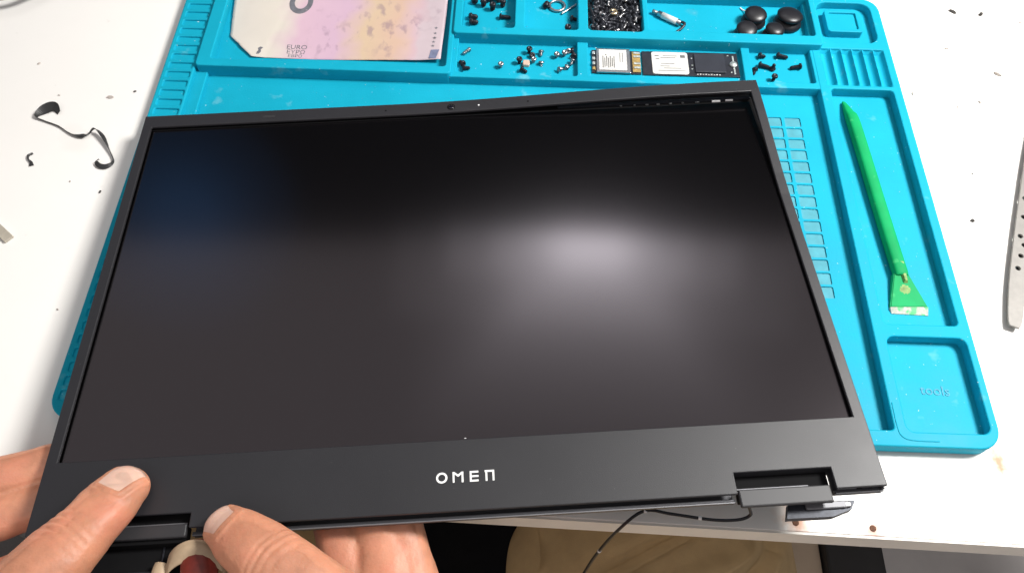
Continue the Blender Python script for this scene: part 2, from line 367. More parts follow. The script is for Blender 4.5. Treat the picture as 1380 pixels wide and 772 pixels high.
new_obj('letter', letter([rc(x, ly, x + sw, ly + hh)] + [rc(x + sw, ly + q, x + 3.6, ly + q + sw) for q in (0, (hh - sw) / 2, hh - sw)]), M['letter'], lid)
x = 10.2
new_obj('letter', letter([rc(x + .2, ly, x + .2 + sw, ly + hh - sw), rc(x + 3.1, ly, x + 3.1 + sw, ly + hh - sw), rc(x - .1, ly + hh - sw, x + 3.9, ly + hh)]), M['letter'], lid)
# panel
dp = new_obj('display_panel', boxm(-172, 172, -95, 112.5, -4.6, -2.6, .2), M['black'], lid)
new_obj('screen', boxm(-169.9, 169.9, -93, 108.2, -2.55, -2.35), M['screen'], dp)
new_obj('bracket', boxm(60, 171, 110.2, 112.0, -2.5, -1.3, .2), M['blacksteel'], dp)
for x0, x1, y0 in ((148.6, 153.4, 109.2), (156.5, 160.8, 109.6)): new_obj('foil_tab', boxm(x0, x1, y0, y0 + 1.1, -2.55, -1.6, .1), M['white_tag'], dp)
for i in range(7):
    x0 = 96 + 7.2 * i + random.uniform(-1, 1); new_obj('clip', boxm(x0, x0 + random.uniform(1, 2.6), 109.4, 110.1, -2.5, -1.9, .1), M['steel'], dp)
bm = bmesh.new(); lathe(bm, [(.2, 0), (.2, .1), (.1, .15)], 8); bmesh.ops.scale(bm, verts=bm.verts, vec=(2.6, .8, 1)); bmesh.ops.translate(bm, verts=bm.verts, vec=(2.4, -90.2, 0))
new_obj('chip_mark', bm_mesh(bm), M['white_tag'], lid)
# back cover: shallow tray
cm = [slab([[(-174.2, 117.6), (174.2, 117.6), (174.2, -122), (154, -122), (154, -113), (112.2, -113), (112.2, -122.4), (-109, -123.4), (-109, -116), (-152.5, -116), (-152.5, -122), (-174.2, -122)]], -8.3, -7.0, .4)]
for (x0, x1, y0, y1) in ((-174.2, 174.2, 116.2, 117.6), (-174.2, -172.8, -122, 116.2), (172.8, 174.2, -122, 116.2), (-109, 112.2, -123.3, -122.1), (154, 172.8, -122, -120.8), (-172.8, -152.5, -122, -120.8)):
    cm.append(boxm(x0, x1, y0, y1, -7.4, -4.1 if y1 < -100 else -2.4, .25))
new_obj('back_cover', join(cm), M['cover'], lid)
for (x0, x1, y0, y1) in ((-108.9, 112.1, -123.9, -123.32), (154.1, 174.1, -122.6, -122.05)):
    new_obj('cover_trim', boxm(x0, x1, y0, y1, -4.7, -4.0, .1), M['trim'] if x0 < 0 else M['cover'], lid)
# inner pieces glimpsed at the right corner
for x0, x1, z in ((155, 163, -3.2), (165, 168, -2.6), (169, 172, -2.6)): new_obj('inner_clip', boxm(x0, x1, -121.0, -119, -4.4, z, .3), M['steel'] if x0 < 160 else M['blacksteel'], lid)
# hinges
for sx, x0, x1, yt in ((1, 113.6, 151.6, -119.2), (-1, -151.6, -110.6, -119.4)):
    h = new_obj('hinge_cover', boxm(x0, x1, yt - 7.3 if sx > 0 else yt - 5.4, yt, -3.6, -1.4, .6), M['hinge_cover'], lid)
    new_obj('hinge_backing', boxm(x0 + .3, x1 - .3, yt - (4.2 if sx > 0 else 7), yt - .1, -8.2, -3.7, .4), M['black'], h)  # black backing added under the cover to block the view through
    new_obj('hinge_rod', boxm(x0 - .4, x1 - (8 if sx > 0 else 1), yt + .5, yt + 1.2, -4.6, -3.9, .2), M['trim'], h)
    new_obj('hinge_gap_shade', boxm(x0 - .6, x1 + 1.2, yt + .2, -112.4, -6.9, -5.6), M['black'], h)  # black block set in the notch; its colour stands for the gap's shade
bm = bmesh.new()
ring_loft(bm, [[Vector((x, y, z)) for x, y in ((135, -124.2), (133, -130.2), (152, -130.4), (160.5, -127.8), (163, -124.2))] for z in (-12, -8.4)])
ha = new_obj('hinge_arm', bm_mesh(bm), M['blacksteel'], lid)
new_obj('hinge_plate', boxm(141.5, 158.5, -127.4, -124.3, -8.35, -6.9, .5), M['trim'], ha)
new_obj('hinge_screw', boxm(157, 160.6, -127.2, -124.6, -8.3, -7.2, .6), M['steel'], ha)
hb = new_obj('hinge_arm', boxm(-150, -99, -142, -124.9, -12.5, -8.5, .5), M['black'], lid)
new_obj('hinge_plate', boxm(-148, -117, -137.6, -135.8, -8.45, -7.6, .3), M['blacksteel'], hb)
new_obj('hinge_plate', boxm(-121.2, -120.5, -134, -125.2, -8.45, -7.9, .1), M['blacksteel'], hb)
# tan tape hood with dark red core on the left hinge cable
bm = bmesh.new(); rings = []
for y, zz in ((-126.6, 1.0), (-131, 1.3), (-135.6, .8)):
    outer = []; 
    for i in range(13):
        a = math.pi * i / 12; outer.append(Vector((-105.4 + 12.2 * math.cos(a), y - 4.2 * abs(math.cos(a)) ** 2, -6.5 + (8.2 * math.sin(a)) ** 1.0 * zz)))
    rings.append(outer)
for a, b in zip(rings[:-1], rings[1:]): pass
V = [[bm.verts.new(p) for p in r] for r in rings]
for a, b in zip(V[:-1], V[1:]):
    for i in range(12): bm.faces.new((a[i], a[i + 1], b[i + 1], b[i]))
tp = new_obj('tape_wrap', bm_mesh(bm), M['tan_tape'], lid, True)
so = tp.modifiers.new('thick', 'SOLIDIFY'); so.thickness = .0009; sb = tp.modifiers.new('sub', 'SUBSURF'); sb.levels = 2; sb.render_levels = 2
bm = bmesh.new(); tube(bm, [(-104, -127.5, -4), (-104, -134, -3.4), (-103, -140, -3.2), (-102, -150, -5)], 7.2, 16, 6, .75)
new_obj('cable_core', bm_mesh(bm), M['darkred'], tp, True)
bm = bmesh.new(); tube(bm, [(-119.5, -134, -6), (-120, -138, -5.5), (-120, -148, -6)], 3.2, 10, 6, .7)
new_obj('tape_tail', bm_mesh(bm), M['tan_tape'], lid, True)
# antenna wire leaving the right hinge
inv = lid.matrix_world.inverted()
wp = [(316.5, -36.6, 39), (319.2, -38.4, 33), (320.2, -39.8, 29), (315.9, -41.1, 26), (305.3, -41.0, 24), (288.5, -38.6, 22), (277.1, -37.2, 20), (267.6, -42.7, 10), (260.9, -47.2, -20), (256.7, -51.9, -50), (250, -60, -120)]
wp = [tuple((inv @ (Vector(p) * MM)) / MM) for p in wp]
bm = bmesh.new(); tube(bm, wp, .72, 8, 8); wire = new_obj('wire', bm_mesh(bm), M['rubber'], lid, True)
for a, b, t in ((5, 6, .95), (4, 5, .3), (7, 8, .9)):
    p = Vector(wp[a]).lerp(Vector(wp[b]), t); d = (Vector(wp[b]) - Vector(wp[a])).normalized()
    bm = bmesh.new(); tube(bm, [p - d * .7, p + d * .7], .9, 8, 2); new_obj('wire_tag', bm_mesh(bm), M['white_tag'], wire, True)

# ================================================================= BANKNOTE
nt_ = thing('banknote', 'creased pink and cream banknote lying in the wide tray', 'banknote', (0, 0, 4.1))
def nz(x, y):
    return .9 + .5 * math.sin(x * .05) + .5 * math.sin(y * .09 + x * .03) + 2.6 * sm(60, 26, x) * sm(262, 236, y) + 1.6 * sm(150, 172, x)
def note_poly(x, y):   # lower-left corner folded off
    return (x - 33.0) * (1) + (y - 256.0) * 1.0
bm = bmesh.new(); rows = []
ny, nxn = 34, 70
for j in range(ny + 1):
    y0 = 239.3 + (300 - 239.3) * j / ny; row = []
    xl = 33.4 + max(0, (256.5 - y0)) * .96 - .105 * max(0, y0 - 256.5) + .9 * noise.noise((y0 * .35, 3, 0)) * (1 if y0 < 258 else .3); xr = 167.6 + .8 * sm(239.3, 290, y0)
    for i in range(nxn + 1):
        x = xl + (xr - xl) * i / nxn; y = y0 + .9 * (x - 50) / 111 * (1 - j / ny)
        row.append(bm.verts.new((x, y, nz(x, y) + .12 * noise.noise((x * .2, y * .2, 0)) - .35 * math.exp(-((y - 252 - .12 * x + 12) / .9) ** 2) * (x > 90) - .3 * math.exp(-((x - 58 - .2 * (y - 240)) / .8) ** 2))))
    rows.append(row)
for a, b in zip(rows[:-1], rows[1:]):
    for i in range(nxn): bm.faces.new((a[i], a[i + 1], b[i + 1], b[i]))
def note_mat():
    m = bpy.data.materials.new('banknote_paper'); m.use_nodes = True; nt = m.node_tree; p = nt.nodes['Principled BSDF']; p.inputs['Roughness'].default_value = .7
    tc = nt.nodes.new('ShaderNodeTexCoord'); sx = nt.nodes.new('ShaderNodeSeparateXYZ'); nt.links.new(tc.outputs['Object'], sx.inputs[0])
    mr = nt.nodes.new('ShaderNodeMapRange'); mr.inputs[1].default_value = .03; mr.inputs[2].default_value = .17; nt.links.new(sx.outputs[0], mr.inputs[0])
    n0 = nt.nodes.new('ShaderNodeTexNoise'); n0.inputs['Scale'].default_value = 40; nt.links.new(tc.outputs['Object'], n0.inputs['Vector'])
    ad = nt.nodes.new('ShaderNodeMath'); ad.operation = 'MULTIPLY_ADD'; ad.inputs[1].default_value = .22; nt.links.new(n0.outputs['Fac'], ad.inputs[0]); nt.links.new(mr.outputs[0], ad.inputs[2])
    cr = nt.nodes.new('ShaderNodeValToRGB'); e = cr.color_ramp.elements
    e[0].position = .08; e[0].color = (.58,.54,.49,1); e[1].position = 1.0; e[1].color = (.50,.41,.44,1)
    for pos, c in ((.33, (.62, .57, .50)), (.45, (.58, .40, .48)), (.62, (.54, .37, .47)), (.74, (.56, .42, .29)), (.88, (.55, .38, .29)), (.97, (.52, .37, .40))):
        q = e.new(pos); q.color = (*c, 1)
    nt.links.new(ad.outputs[0], cr.inputs[0])
    # engraved print: broken fine marks in the middle band
    mp = nt.nodes.new('ShaderNodeMapping'); mp.inputs['Scale'].default_value = (1.0, .6, 1); nt.links.new(tc.outputs['Object'], mp.inputs[0])
    n1 = nt.nodes.new('ShaderNodeTexNoise'); n1.inputs['Scale'].default_value = 170; n1.inputs['Detail'].default_value = 5; nt.links.new(mp.outputs[0], n1.inputs['Vector'])
    m1 = nt.nodes.new('ShaderNodeMapRange'); m1.inputs[1].default_value = .52; m1.inputs[2].default_value = .66; m1.inputs[4].default_value = .55; nt.links.new(n1.outputs['Fac'], m1.inputs[0])
    n2 = nt.nodes.new('ShaderNodeTexNoise'); n2.inputs['Scale'].default_value = 28; nt.links.new(tc.outputs['Object'], n2.inputs['Vector'])
    m2 = nt.nodes.new('ShaderNodeMapRange'); m2.inputs[1].default_value = .45; m2.inputs[2].default_value = .6; nt.links.new(n2.outputs['Fac'], m2.inputs[0])
    bx_ = nt.nodes.new('ShaderNodeMapRange'); bx_.inputs[1].default_value = .075; bx_.inputs[2].default_value = .095; nt.links.new(sx.outputs[0], bx_.inputs[0])
    mu = nt.nodes.new('ShaderNodeMath'); mu.operation = 'MULTIPLY'; nt.links.new(m1.outputs[0], mu.inputs[0]); nt.links.new(m2.outputs[0], mu.inputs[1])
    mu2 = nt.nodes.new('ShaderNodeMath'); mu2.operation = 'MULTIPLY'; nt.links.new(mu.outputs[0], mu2.inputs[0]); nt.links.new(bx_.outputs[0], mu2.inputs[1])
    mx = nt.nodes.new('ShaderNodeMix'); mx.data_type = 'RGBA'; mx.inputs[7].default_value = (.22, .15, .20, 1); nt.links.new(mu2.outputs[0], mx.inputs[0]); nt.links.new(cr.outputs[0], mx.inputs[6])
    nt.links.new(mx.outputs[2], p.inputs['Base Color'])
    b = nt.nodes.new('ShaderNodeBump'); b.inputs['Strength'].default_value = .3; b.inputs['Distance'].default_value = .0006; nt.links.new(n2.outputs['Fac'], b.inputs['Height']); nt.links.new(b.outputs[0], p.inputs['Normal'])
    return m
sheet = new_obj('sheet', bm_mesh(bm), note_mat(), nt_, True)
so = sheet.modifiers.new('thick', 'SOLIDIFY'); so.thickness = .00012; so.offset = -1
def print_on(name, me, x, y, m, rot=0, lift_=.2):
    me.transform(Matrix.Translation((x * MM, y * MM, 0)) @ Matrix.Rotation(R(rot), 4, 'Z'))
    for v in me.vertices: v.co.z = v.co.z * .15 + (nz(v.co.x / MM, v.co.y / MM) + lift_) * MM
    return new_obj(name, me, m, sheet)
print_on('printed_word', text_mesh('EURO', 5.0, .1), 76.6, 249.0, M['stain'])
print_on('printed_word', text_mesh('ΕΥΡΩ', 4.4, .1), 76.5, 244.9, M['stain'])
print_on('printed_word', text_mesh('ЕВРО', 3.4, .1), 76.5, 241.6, M['stain'])
print_on('printed_digit', slab([[(x_ * 1.0, y_ * 1.5) for x_, y_ in circle(0, 0, 7.5, 30)], [(x_, y_ * 1.55) for x_, y_ in circle(0, 0, 4.2, 26)]], -.05, .05), 73, 289.5, M['stain'])
for k, (x, y) in enumerate(((162.6, 268.6), (162.4, 263.6), (162.4, 259.4), (162.0, 255.6), (161.8, 252.0))):
    print_on('printed_star', slab([[((1.3 if i % 2 == 0 else .55) * math.sin(i * math.pi / 5), (1.3 if i % 2 == 0 else .55) * math.cos(i * math.pi / 5)) for i in range(10)]], -.05, .05), x, y, M['stain'])
M['holo'] = mat('foil_patch', (.25, .28, .42), .35, .5, var=.2, vscale=300)
print_on('foil_patch', slab([[(4.6 * i / 8, 0) for i in range(9)] + [(4.6 + 1.6 * i / 8, 7.5 * i / 8) for i in range(1, 9)] + [(6.2 - 5.2 * i / 8, 7.5) for i in range(1, 9)] + [(1 - i / 8, 7.5 - 7.5 * i / 8) for i in range(1, 8)]], -.05, .05), 160.0, 240.9, M['holo'], lift_=.38)
print_on('printed_mark', slab([[(0, 0), (1.6, .4), (2.6, 2.2), (2.2, 4.2), (3.4, 6.0), (1.6, 6.6), (.2, 5.2), (.9, 3.4), (.2, 1.8)]], -.05, .05), 52.4, 241.6, M['stain'])

# ================================================================= SOLID-STATE DRIVES
g = thing('solid_state_drive', 'short drive module with white label and silver frame in narrow tray', 'drive', (261.6, 235, 4.6))
new_obj('circuit_board', boxm(0, 30.4, .3, 19.8, 0, .9, .1), M['pcb'], g)
new_obj('metal_frame', boxm(2.6, 23.8, 0, 20.2, .95, 2.2, .3), M['steel'], g)
lb = new_obj('paper_label', boxm(4.4, 21.6, 1.6, 19.0, 2.22, 2.34), M['paper'], g)
for i in range(7): new_obj('print_line', boxm(6.5 + 1.15 * i, 7.05 + 1.15 * i, 3.4 + (i % 3) * .6, 13.4 - (i % 2) * 1.6, 2.35, 2.37), M['print'], lb)
for i in range(2): new_obj('print_line', boxm(17.2 + 1.6 * i, 17.6 + 1.6 * i, 8.4, 16.5, 2.35, 2.37), M['print'], lb)
new_obj('print_line', boxm(8.2, 9.0, 14.0, 14.8, 2.35, 2.37), M['print'], lb)
new_obj('connector', boxm(25.2, 30.2, 1.4, 18.6, .95, 1.5, .1), M['gold'], g)
for y in (4, 7.5, 13.5, 16.5): new_obj('contact', boxm(26, 30.3, y, y + 1.5, 1.52, 2.1, .15), M['solder'], g)
for y, z in ((2.5, 1.6), (6.5, 2), (11, 1.5), (15.5, 1.9)): new_obj('component', boxm(.2, 2.0, y, y + 2.2, .9, z, .2), M['solder'] if y > 5 else M['gold'], g)
g = thing('solid_state_drive', 'long black drive module with rounded white label in narrow tray', 'drive', (293.2, 235, 4.6), rot=(0, 0, R(.6)))
new_obj('circuit_board', boxm(0, 60, 0, 20, 0, 1.0, .1), M['pcb'], g)
lb = new_obj('paper_label', slab([rrect(6, .6, 28.6, 19.4, 1.6)], 1.05, 1.35, .1), M['paper'], g)
for x0, x1, y in ((13, 22, 15.8), (11.5, 21, 14.2), (11.5, 20, 9.2), (13, 24, 5.3), (9.5, 26.5, 3.2), (11, 17, 7.0)): new_obj('print_line', boxm(x0, x1, y, y + .5, 1.36, 1.38), M['print'], lb)
for x0, x1, y0, y1 in ((8, 10.6, 15.6, 16.4), (8.4, 10.8, 13.2, 13.9), (24, 27, 14.6, 17)): new_obj('print_block', boxm(x0, x1, y0, y1, 1.36, 1.38), M['print'], lb)
new_obj('memory_chip', boxm(32.5, 51.5, 2.4, 18, 1.02, 2.1, .25), M['chip'], g)
for x, y in ((30.4, 14), (30.5, 8), (30.2, 5), (53.5, 17), (54.5, 3)): new_obj('component', boxm(x, x + 1.0, y, y + .7, 1.0, 1.6, .1), M['solder'], g)
for i in range(9): new_obj('printed_letter', boxm(33.5 + 1.7 * i, 34.3 + 1.7 * i, .9, 1.5 + .3 * (i % 2), 1.02, 1.05), M['paper'], g)
bm = bmesh.new(); lathe(bm, [(1.6, 1.0), (2.6, 1.3), (2.2, 2.0), (.3, 2.4)], 12); bmesh.ops.translate(bm, verts=bm.verts, vec=(56.8, 10, 0)); new_obj('solder_blob', bm_mesh(bm), M['solder'], g, True)
new_obj('solder_streak', boxm(56.6, 57.6, 2.0, 17.5, 1.02, 1.3, .1), M['solder'], g)
g.location.z = .0046

# ================================================================= SCREWS
def screw_me(hr, hh, sr, sl, dome=True, m=None):
    """head at the origin, shaft along +z; the face of the head looks along -z"""
    bm = bmesh.new()
    n = 14
    lathe(bm, [(hr * .35, -hh * .55), (hr * .45, -hh), (hr * .85, -hh * .75), (hr, -hh * .2), (hr, 0), (sr, .02), (sr, sl - sr * .6), (sr * .55, sl)], n)
    for i in range(max(2, int(sl / .8))):
        z = .4 + i * .8
        if z < sl - .6: lathe(bm, [(sr * .98, z - .22), (sr * 1.16, z), (sr * .98, z + .22)], 10)
    me = bm_mesh(bm); me.materials.append(m)
    for p in me.polygons: p.use_smooth = True
    return me
SC = {
 'bk': screw_me(2.0, 1.3, 1.0, 3.6, m=M['blacksteel']), 'bl': screw_me(2.0, 1.2, 1.15, 6.2, m=M['blacksteel']),
 'bb': screw_me(2.2, 2.0, 1.5, 4.0, m=M['blacksteel']),
 'ss': screw_me(1.9, 1.0, .9, 3.0, m=M['steel']), 'sl': screw_me(1.5, 1.0, 1.05, 5.2, m=M['steel'])}
GEO = {'bk': (2.0, 1.3, 1.0, 3.6), 'bl': (2.0, 1.2, 1.15, 6.2), 'bb': (2.2, 2.0, 1.5, 4.0), 'ss': (1.9, 1.0, .9, 3.0), 'sl': (1.5, 1.0, 1.05, 5.2)}
def screw(kind, x, y, z, mode, ang, label, group):
    hr, hh, sr, sl = GEO[kind]
    o = bpy.data.objects.new('screw', SC[kind]); COL.objects.link(o)
    if mode == 'up':            # standing on its shaft, head up
        o.location = Vector((x, y, z + sl)) * MM; o.rotation_euler = (R(180), 0, R(ang))
    elif mode == 'down':        # resting on its head, shaft up
        o.location = Vector((x, y, z + hh)) * MM; o.rotation_euler = (0, 0, R(ang))
    elif mode == 'flat':        # face up, shaft tilted: short screws lying over
        o.location = Vector((x, y, z + hr * .8)) * MM; o.rotation_euler = (R(180 - 38), 0, R(ang))
    else:                       # lying on its side, shaft pointing along ang
        tilt = math.asin(min(.9, (hr - sr) / sl))
        o.location = Vector((x, y, z + hr + .03)) * MM
        o.rotation_euler = (0, R(90) + tilt, R(ang))
    tag(o, label, 'screw', group); return o
fz, hz_, cz = 4.5, 4.5, 4.1
LF = 'silver screw lying among loose screws in the tray under the small square trays'
GF = 'loose screws in the long tray'
LFb = 'small black screw among silver ones in the long screw tray'
screw('sl', 184.6, 250.8, fz, 'lie', 225, 'lone silver screw lying slanted at the long tray\'s far corner', GF)
screw('ss', 205, 237.8, fz, 'up', 0, 'lone silver screw head facing up in the middle of the long tray', GF)
for x, y, md, a in ((222.4, 250.8, 'up', 0), (224.3, 247.6, 'flat', 200), (216.4, 241.7, 'up', 0), (218.3, 235.2, 'lie', -30), (248.8, 253.2, 'flat', 60), (250.2, 247.8, 'lie', 90), (181.4, 238.2, 'lie', 130), (182.6, 234.8, 'lie', 10)):
    screw('bk', x, y, fz, md, a, {'up': 'small black screw showing its round head beside silver screws', 'lie': 'small black screw lying on its side in the long screw tray', 'flat': 'small black screw tipped over in the long screw tray'}[md], GF)
for k, x, y, md, a in (('ss', 229.8, 250.4, 'lie', 270), ('ss', 225.2, 242.9, 'up', 0), ('ss', 230, 241.6, 'flat', 0), ('ss', 239.6, 247.9, 'up', 0), ('ss', 244.5, 249.6, 'up', 0), ('ss', 249.4, 243.6, 'lie', 250), ('ss', 241.3, 235.9, 'lie', 40), ('ss', 246.0, 238.9, 'flat', 300), ('ss', 247.0, 252.0, 'lie', 100)):
    screw(k, x, y, fz, md, a, {'up': 'silver screw showing its round head beside black screws in long tray', 'lie': 'silver screw lying on its side beside black screws in long tray', 'flat': 'silver screw tipped over beside black screws in the long tray'}[md], GF)
nut = new_obj('copper_nut', slab([rrect(-2.1, -2.1, 2.1, 2.1, .9)], 0, 2.4, .3), M['copper'], label='square copper-coloured standoff among the black and silver screws', cat='standoff'); nut.location = (.2207, .2407, .0045)
LH = 'black screw lying in the small tray beside the black drive module'
GH = 'black screws in the small tray'
for k, x, y, md, a in (('bk', 367.6, 253.6, 'lie', 5), ('bl', 379.0, 254.4, 'lie', -8), ('bl', 366.6, 245.8, 'lie', -14), ('bk', 362.6, 241.2, 'lie', 250)): screw(k, x, y, hz_, md, a, LH, GH)
screw('bk', 374.3, 243.8, hz_, 'down', 0, 'black screw standing on its head beside black drive tray', GH)
screw('bl', 391.2, 245.6, hz_, 'lie', 190, 'long black screw lying alone near wavy tool rest', GH)
screw('bk', 373.6, 234.6, hz_, 'up', 0, 'black screw half hidden behind the small tray front rim', GH)
LB = 'chunky black screw in the tray next to the banknote'
GB = 'black screws in the tray next to the banknote'
for x, y, md, a in ((185.9, 295.0, 'lie', 80), (191.7, 292.4, 'up', 0), (194.6, 297.2, 'lie', 20), (197.8, 289.2, 'up', 0), (204.3, 292.7, 'up', 0), (201.3, 297.4, 'lie', 120), (184.6, 280.4, 'lie', 0), (185.2, 275.6, 'lie', 0)):
    screw('bb', x, y, cz, md, a, 'chunky black screw standing head up in tray next to banknote' if md == 'up' else 'chunky black screw lying on its side in tray next to banknote', GB)
screw('bl', 203.6, 281.4, cz, 'lie', 0, 'long black screw lying against tray wall next to the banknote', GB)
GC = 'parts in the tray with the washer'
screw('bb', 232.5, 293.0, cz, 'lie', 75, 'black screw lying against the silver ring washer', GC)
screw('bk', 249.6, 281.8, cz, 'lie', 0, 'black screw lying at the wall of the washer tray', GC)
screw('bb', 246.6, 271.0, cz, 'up', 0, 'black screw half hidden by front rim of the washer tray', GC)
bm = bmesh.new(); rr = []
for i in range(28):
    a = 2 * math.pi * i / 28; rr.append([Vector(((4.9 + .95 * math.cos(b)) * math.cos(a), (4.9 + .95 * math.cos(b)) * math.sin(a), .95 + .95 * math.sin(b))) for b in [2 * math.pi * q / 8 for q in range(8)]])
V = [[bm.verts.new(p) for p in r] for r in rr]
for i in range(28):
    for q in range(8): bm.faces.new((V[i][q], V[(i + 1) % 28][q], V[(i + 1) % 28][(q + 1) % 8], V[i][(q + 1) % 8]))
o = new_obj('ring_washer', bm_mesh(bm), M['steel'], smooth=True, label='silver ring washer lying in a small tray', cat='washer'); o.location = (.2399, .2942, .00415)
bm = bmesh.new(); tube(bm, [(-5.2, -5, .8), (0, 0, .8), (5, 4.6, .8)], .75, 8); o = new_obj('metal_pin', bm_mesh(bm), M['steel'], smooth=True, label='thin silver pin lying slanted beside ring washer', cat='pin'); o.location = (.2480, .2920, .0041)
# heap of screws in the square tray
bm = bmesh.new()
rnd = random.Random(3)
src = {}
for k in ('bk', 'bl', 'bb', 'sl'):
    src[k] = SC[k]
def add_mesh(bm, me, mtx):
    base = len(bm.verts); vs = [bm.verts.new(mtx @ (v.co / MM)) for v in me.vertices]
    for p in me.polygons:
        f = bm.faces.new([vs[i] for i in p.vertices]); f.smooth = True
box(bm, 258.6, 294.4, 264, 302.4, 3.9, 6.4)
for i in range(190):
    x, y = rnd.uniform(262, 291), rnd.uniform(267, 300); z = rnd.uniform(6.2, 8.8)
    q = Matrix.Translation((x, y, z)) @ Matrix.Rotation(rnd.uniform(0, 6.28), 4, 'Z') @ Matrix.Rotation(R(rnd.uniform(50, 130)), 4, 'Y')
    add_mesh(bm, src[rnd.choice(['bk', 'bl', 'bb'])], q)
new_obj('screw_heap', bm_mesh(bm), M['blacksteel'], label='heap of tiny dark screws filling the square tray', cat='screws', kind='stuff')
M['dullsteel'] = mat('dull_steel', (.32, .31, .30), .4, 1.0, var=.3, vscale=400)
for k, x, y, z, a, tl in (('sl', 269.4, 277.6, 8.8, -32, 96), ('sl', 269.2, 272.0, 8.2, 80, 100), ('sl', 282.6, 286.6, 9, 110, 100), ('sl', 284.2, 276.0, 8.6, 240, 100), ('sl', 291.2, 287, 9, 85, 95), ('ss', 286.9, 273.4, 8.6, 20, 60), ('ss', 265.0, 297, 9, 200, 70), ('ss', 261.8, 272.4, 8, 20, 120), ('ss', 280.4, 281.8, 9, 20, 50), ('sl', 284.6, 296.4, 9.2, 170, 90), ('ss', 289.6, 278, 8.8, 70, 60), ('sl', 263.8, 287.6, 9, 70, 100), ('ss', 276.8, 269, 8.2, 20, 70), ('ss', 272.6, 291.4, 9.2, 80, 50), ('ss', 268.2, 283.4, 9, 310, 60)):
    o = bpy.data.objects.new('screw', SC[k]); COL.objects.link(o); o.location = Vector((x, y, z)) * MM; o.rotation_euler = (0, R(tl), R(a)); tag(o, 'silver screw lying on top of the heap of dark screws', 'screw', 'silver screws on the heap')
bm = bmesh.new(); lathe(bm, [(1.0, 0), (2.7, 0), (2.9, .6), (2.7, 1.4), (2.1, 1.7), (1.1, 1.7), (1.0, .8)], 22); o = new_obj('spacer', bm_mesh(bm), M['brass'], smooth=True, label='round brass spacer ring on top of the screw heap', cat='spacer'); o.location = (.2758, .2838, .0098)

# ================================================================= SUCTION CUPS AND SMALL TOOL
def cup(x, y, z, r, tx, ty, label):
    o = thing('suction_cup', label, 'suction cup', (x, y, z), 'black rubber suction cups', (R(tx), R(ty), 0))
    bm = bmesh.new(); lathe(bm, [(r * .8, .4), (r, 0), (r * 1.02, .7), (r * .95, 2.4), (r * .72, 4.0), (r * .6, 4.8)], 28); new_obj('cup', bm_mesh(bm), M['rubber'], o, True)
    bm = bmesh.new(); lathe(bm, [(r * .58, 4.2), (r * .62, 5.0), (r * .9, 5.8), (r * .93, 6.8), (r * .8, 7.8), (r * .55, 8.5), (r * .3, 8.8), (r * .05, 8.9)], 24); new_obj('knob', bm_mesh(bm), M['rubber'], o, True)
cup(367.4, 286.2, 4.4, 7.8, 4, 0, 'black suction cup in the tray, left one of the rear pair by a white thread')
cup(389.2, 285.4, 4.4, 9.0, -5, 3, 'larger black suction cup beside the tray\'s end wall')
cup(360.0, 272.8, 4.4, 7.2, 6, 0, 'black suction cup against front rim of tray, farther from end wall')
cup(377.6, 272.8, 4.4, 6.6, 0, 5, 'black suction cup against the front rim between two others')
t_ = thing('metal_barrel', 'small silver barrel with dark hook lying in the suction cup tray', 'tool piece', (302, 291.3, 4.1), rot=(0, 0, R(-32)))
def xl(prof, n=16): 
    bm = bmesh.new(); lathe(bm, prof, n, Matrix.Translation((0, 0, 2.1)) @ Matrix.Rotation(R(90), 4, 'Y')); return bm_mesh(bm)
new_obj('barrel', xl([(1.6, 4), (2.0, 4.3), (2.0, 20), (1.5, 20.8)]), M['steel'], t_, True)
new_obj('tip', xl([(.9, 0), (1.2, .3), (1.2, 3.9)]), M['dullsteel'], t_, True)
new_obj('sleeve', xl([(2.06, 7), (2.06, 18)]), M['paper'], t_, True)
bm = bmesh.new(); tube(bm, [(20.5, 1.5, 2.2), (23.0, 1.2, 2.2), (23.0, -3, 1.4), (21.0, -9.5, .9)], .9, 8); new_obj('hook', bm_mesh(bm), M['blacksteel'], t_, True)
bm = bmesh.new(); tube(bm, [(360.4, 298.8, 4.7), (362.2, 296, 5), (365, 292, 7.5)], .45, 6); new_obj('thread', bm_mesh(bm), M['white_tag'], smooth=True, label='short white thread beside a suction cup', cat='thread')

# ================================================================= GREEN PRY TOOL
sp = thing('pry_tool', 'green nylon pry tool with worn wide blade lying in long tray', 'pry tool', (0, 0, 2.05))
c = [(415.0, 220.0, 1.0, .9, .7), (415.3, 217, 1.6, 1.5, 1.3), (416.1, 210, 2.5, 2.7, 2.3), (417.0, 204, 3.1, 3.5, 3.0), (418.4, 180, 3.2, 3.6, 3.1), (420.4, 140, 3.2, 3.7, 3.1), (422.2, 108, 3.2, 3.7, 3.1), (422.9, 98, 3.1, 3.7, 3.0), (423.1, 95.5, 2.9, 3.5, 2.5)]
cc = catmull(c, 5); rings = []
for i, (x, y, z, a, b) in enumerate(cc):
    ring = []
    for q in range(16):
        t = 2 * math.pi * q / 16; ct, st_ = math.cos(t), math.sin(t)
        ring.append(Vector((x + a * abs(ct) ** .6 * (1 if ct > 0 else -1), y, z + b * abs(st_) ** .6 * (1 if st_ > 0 else -1))))
    rings.append(ring)
bm = bmesh.new(); ring_loft(bm, rings); new_obj('handle', bm_mesh(bm), M['green'], sp, True)
bm = bmesh.new()
def hexa(bm, bot, top):
    b = [bm.verts.new(p) for p in bot]; t = [bm.verts.new(p) for p in top]
    bm.faces.new(b); bm.faces.new(t)
    for i in range(len(b)): bm.faces.new((b[i], b[(i + 1) % len(b)], t[(i + 1) % len(b)], t[i]))
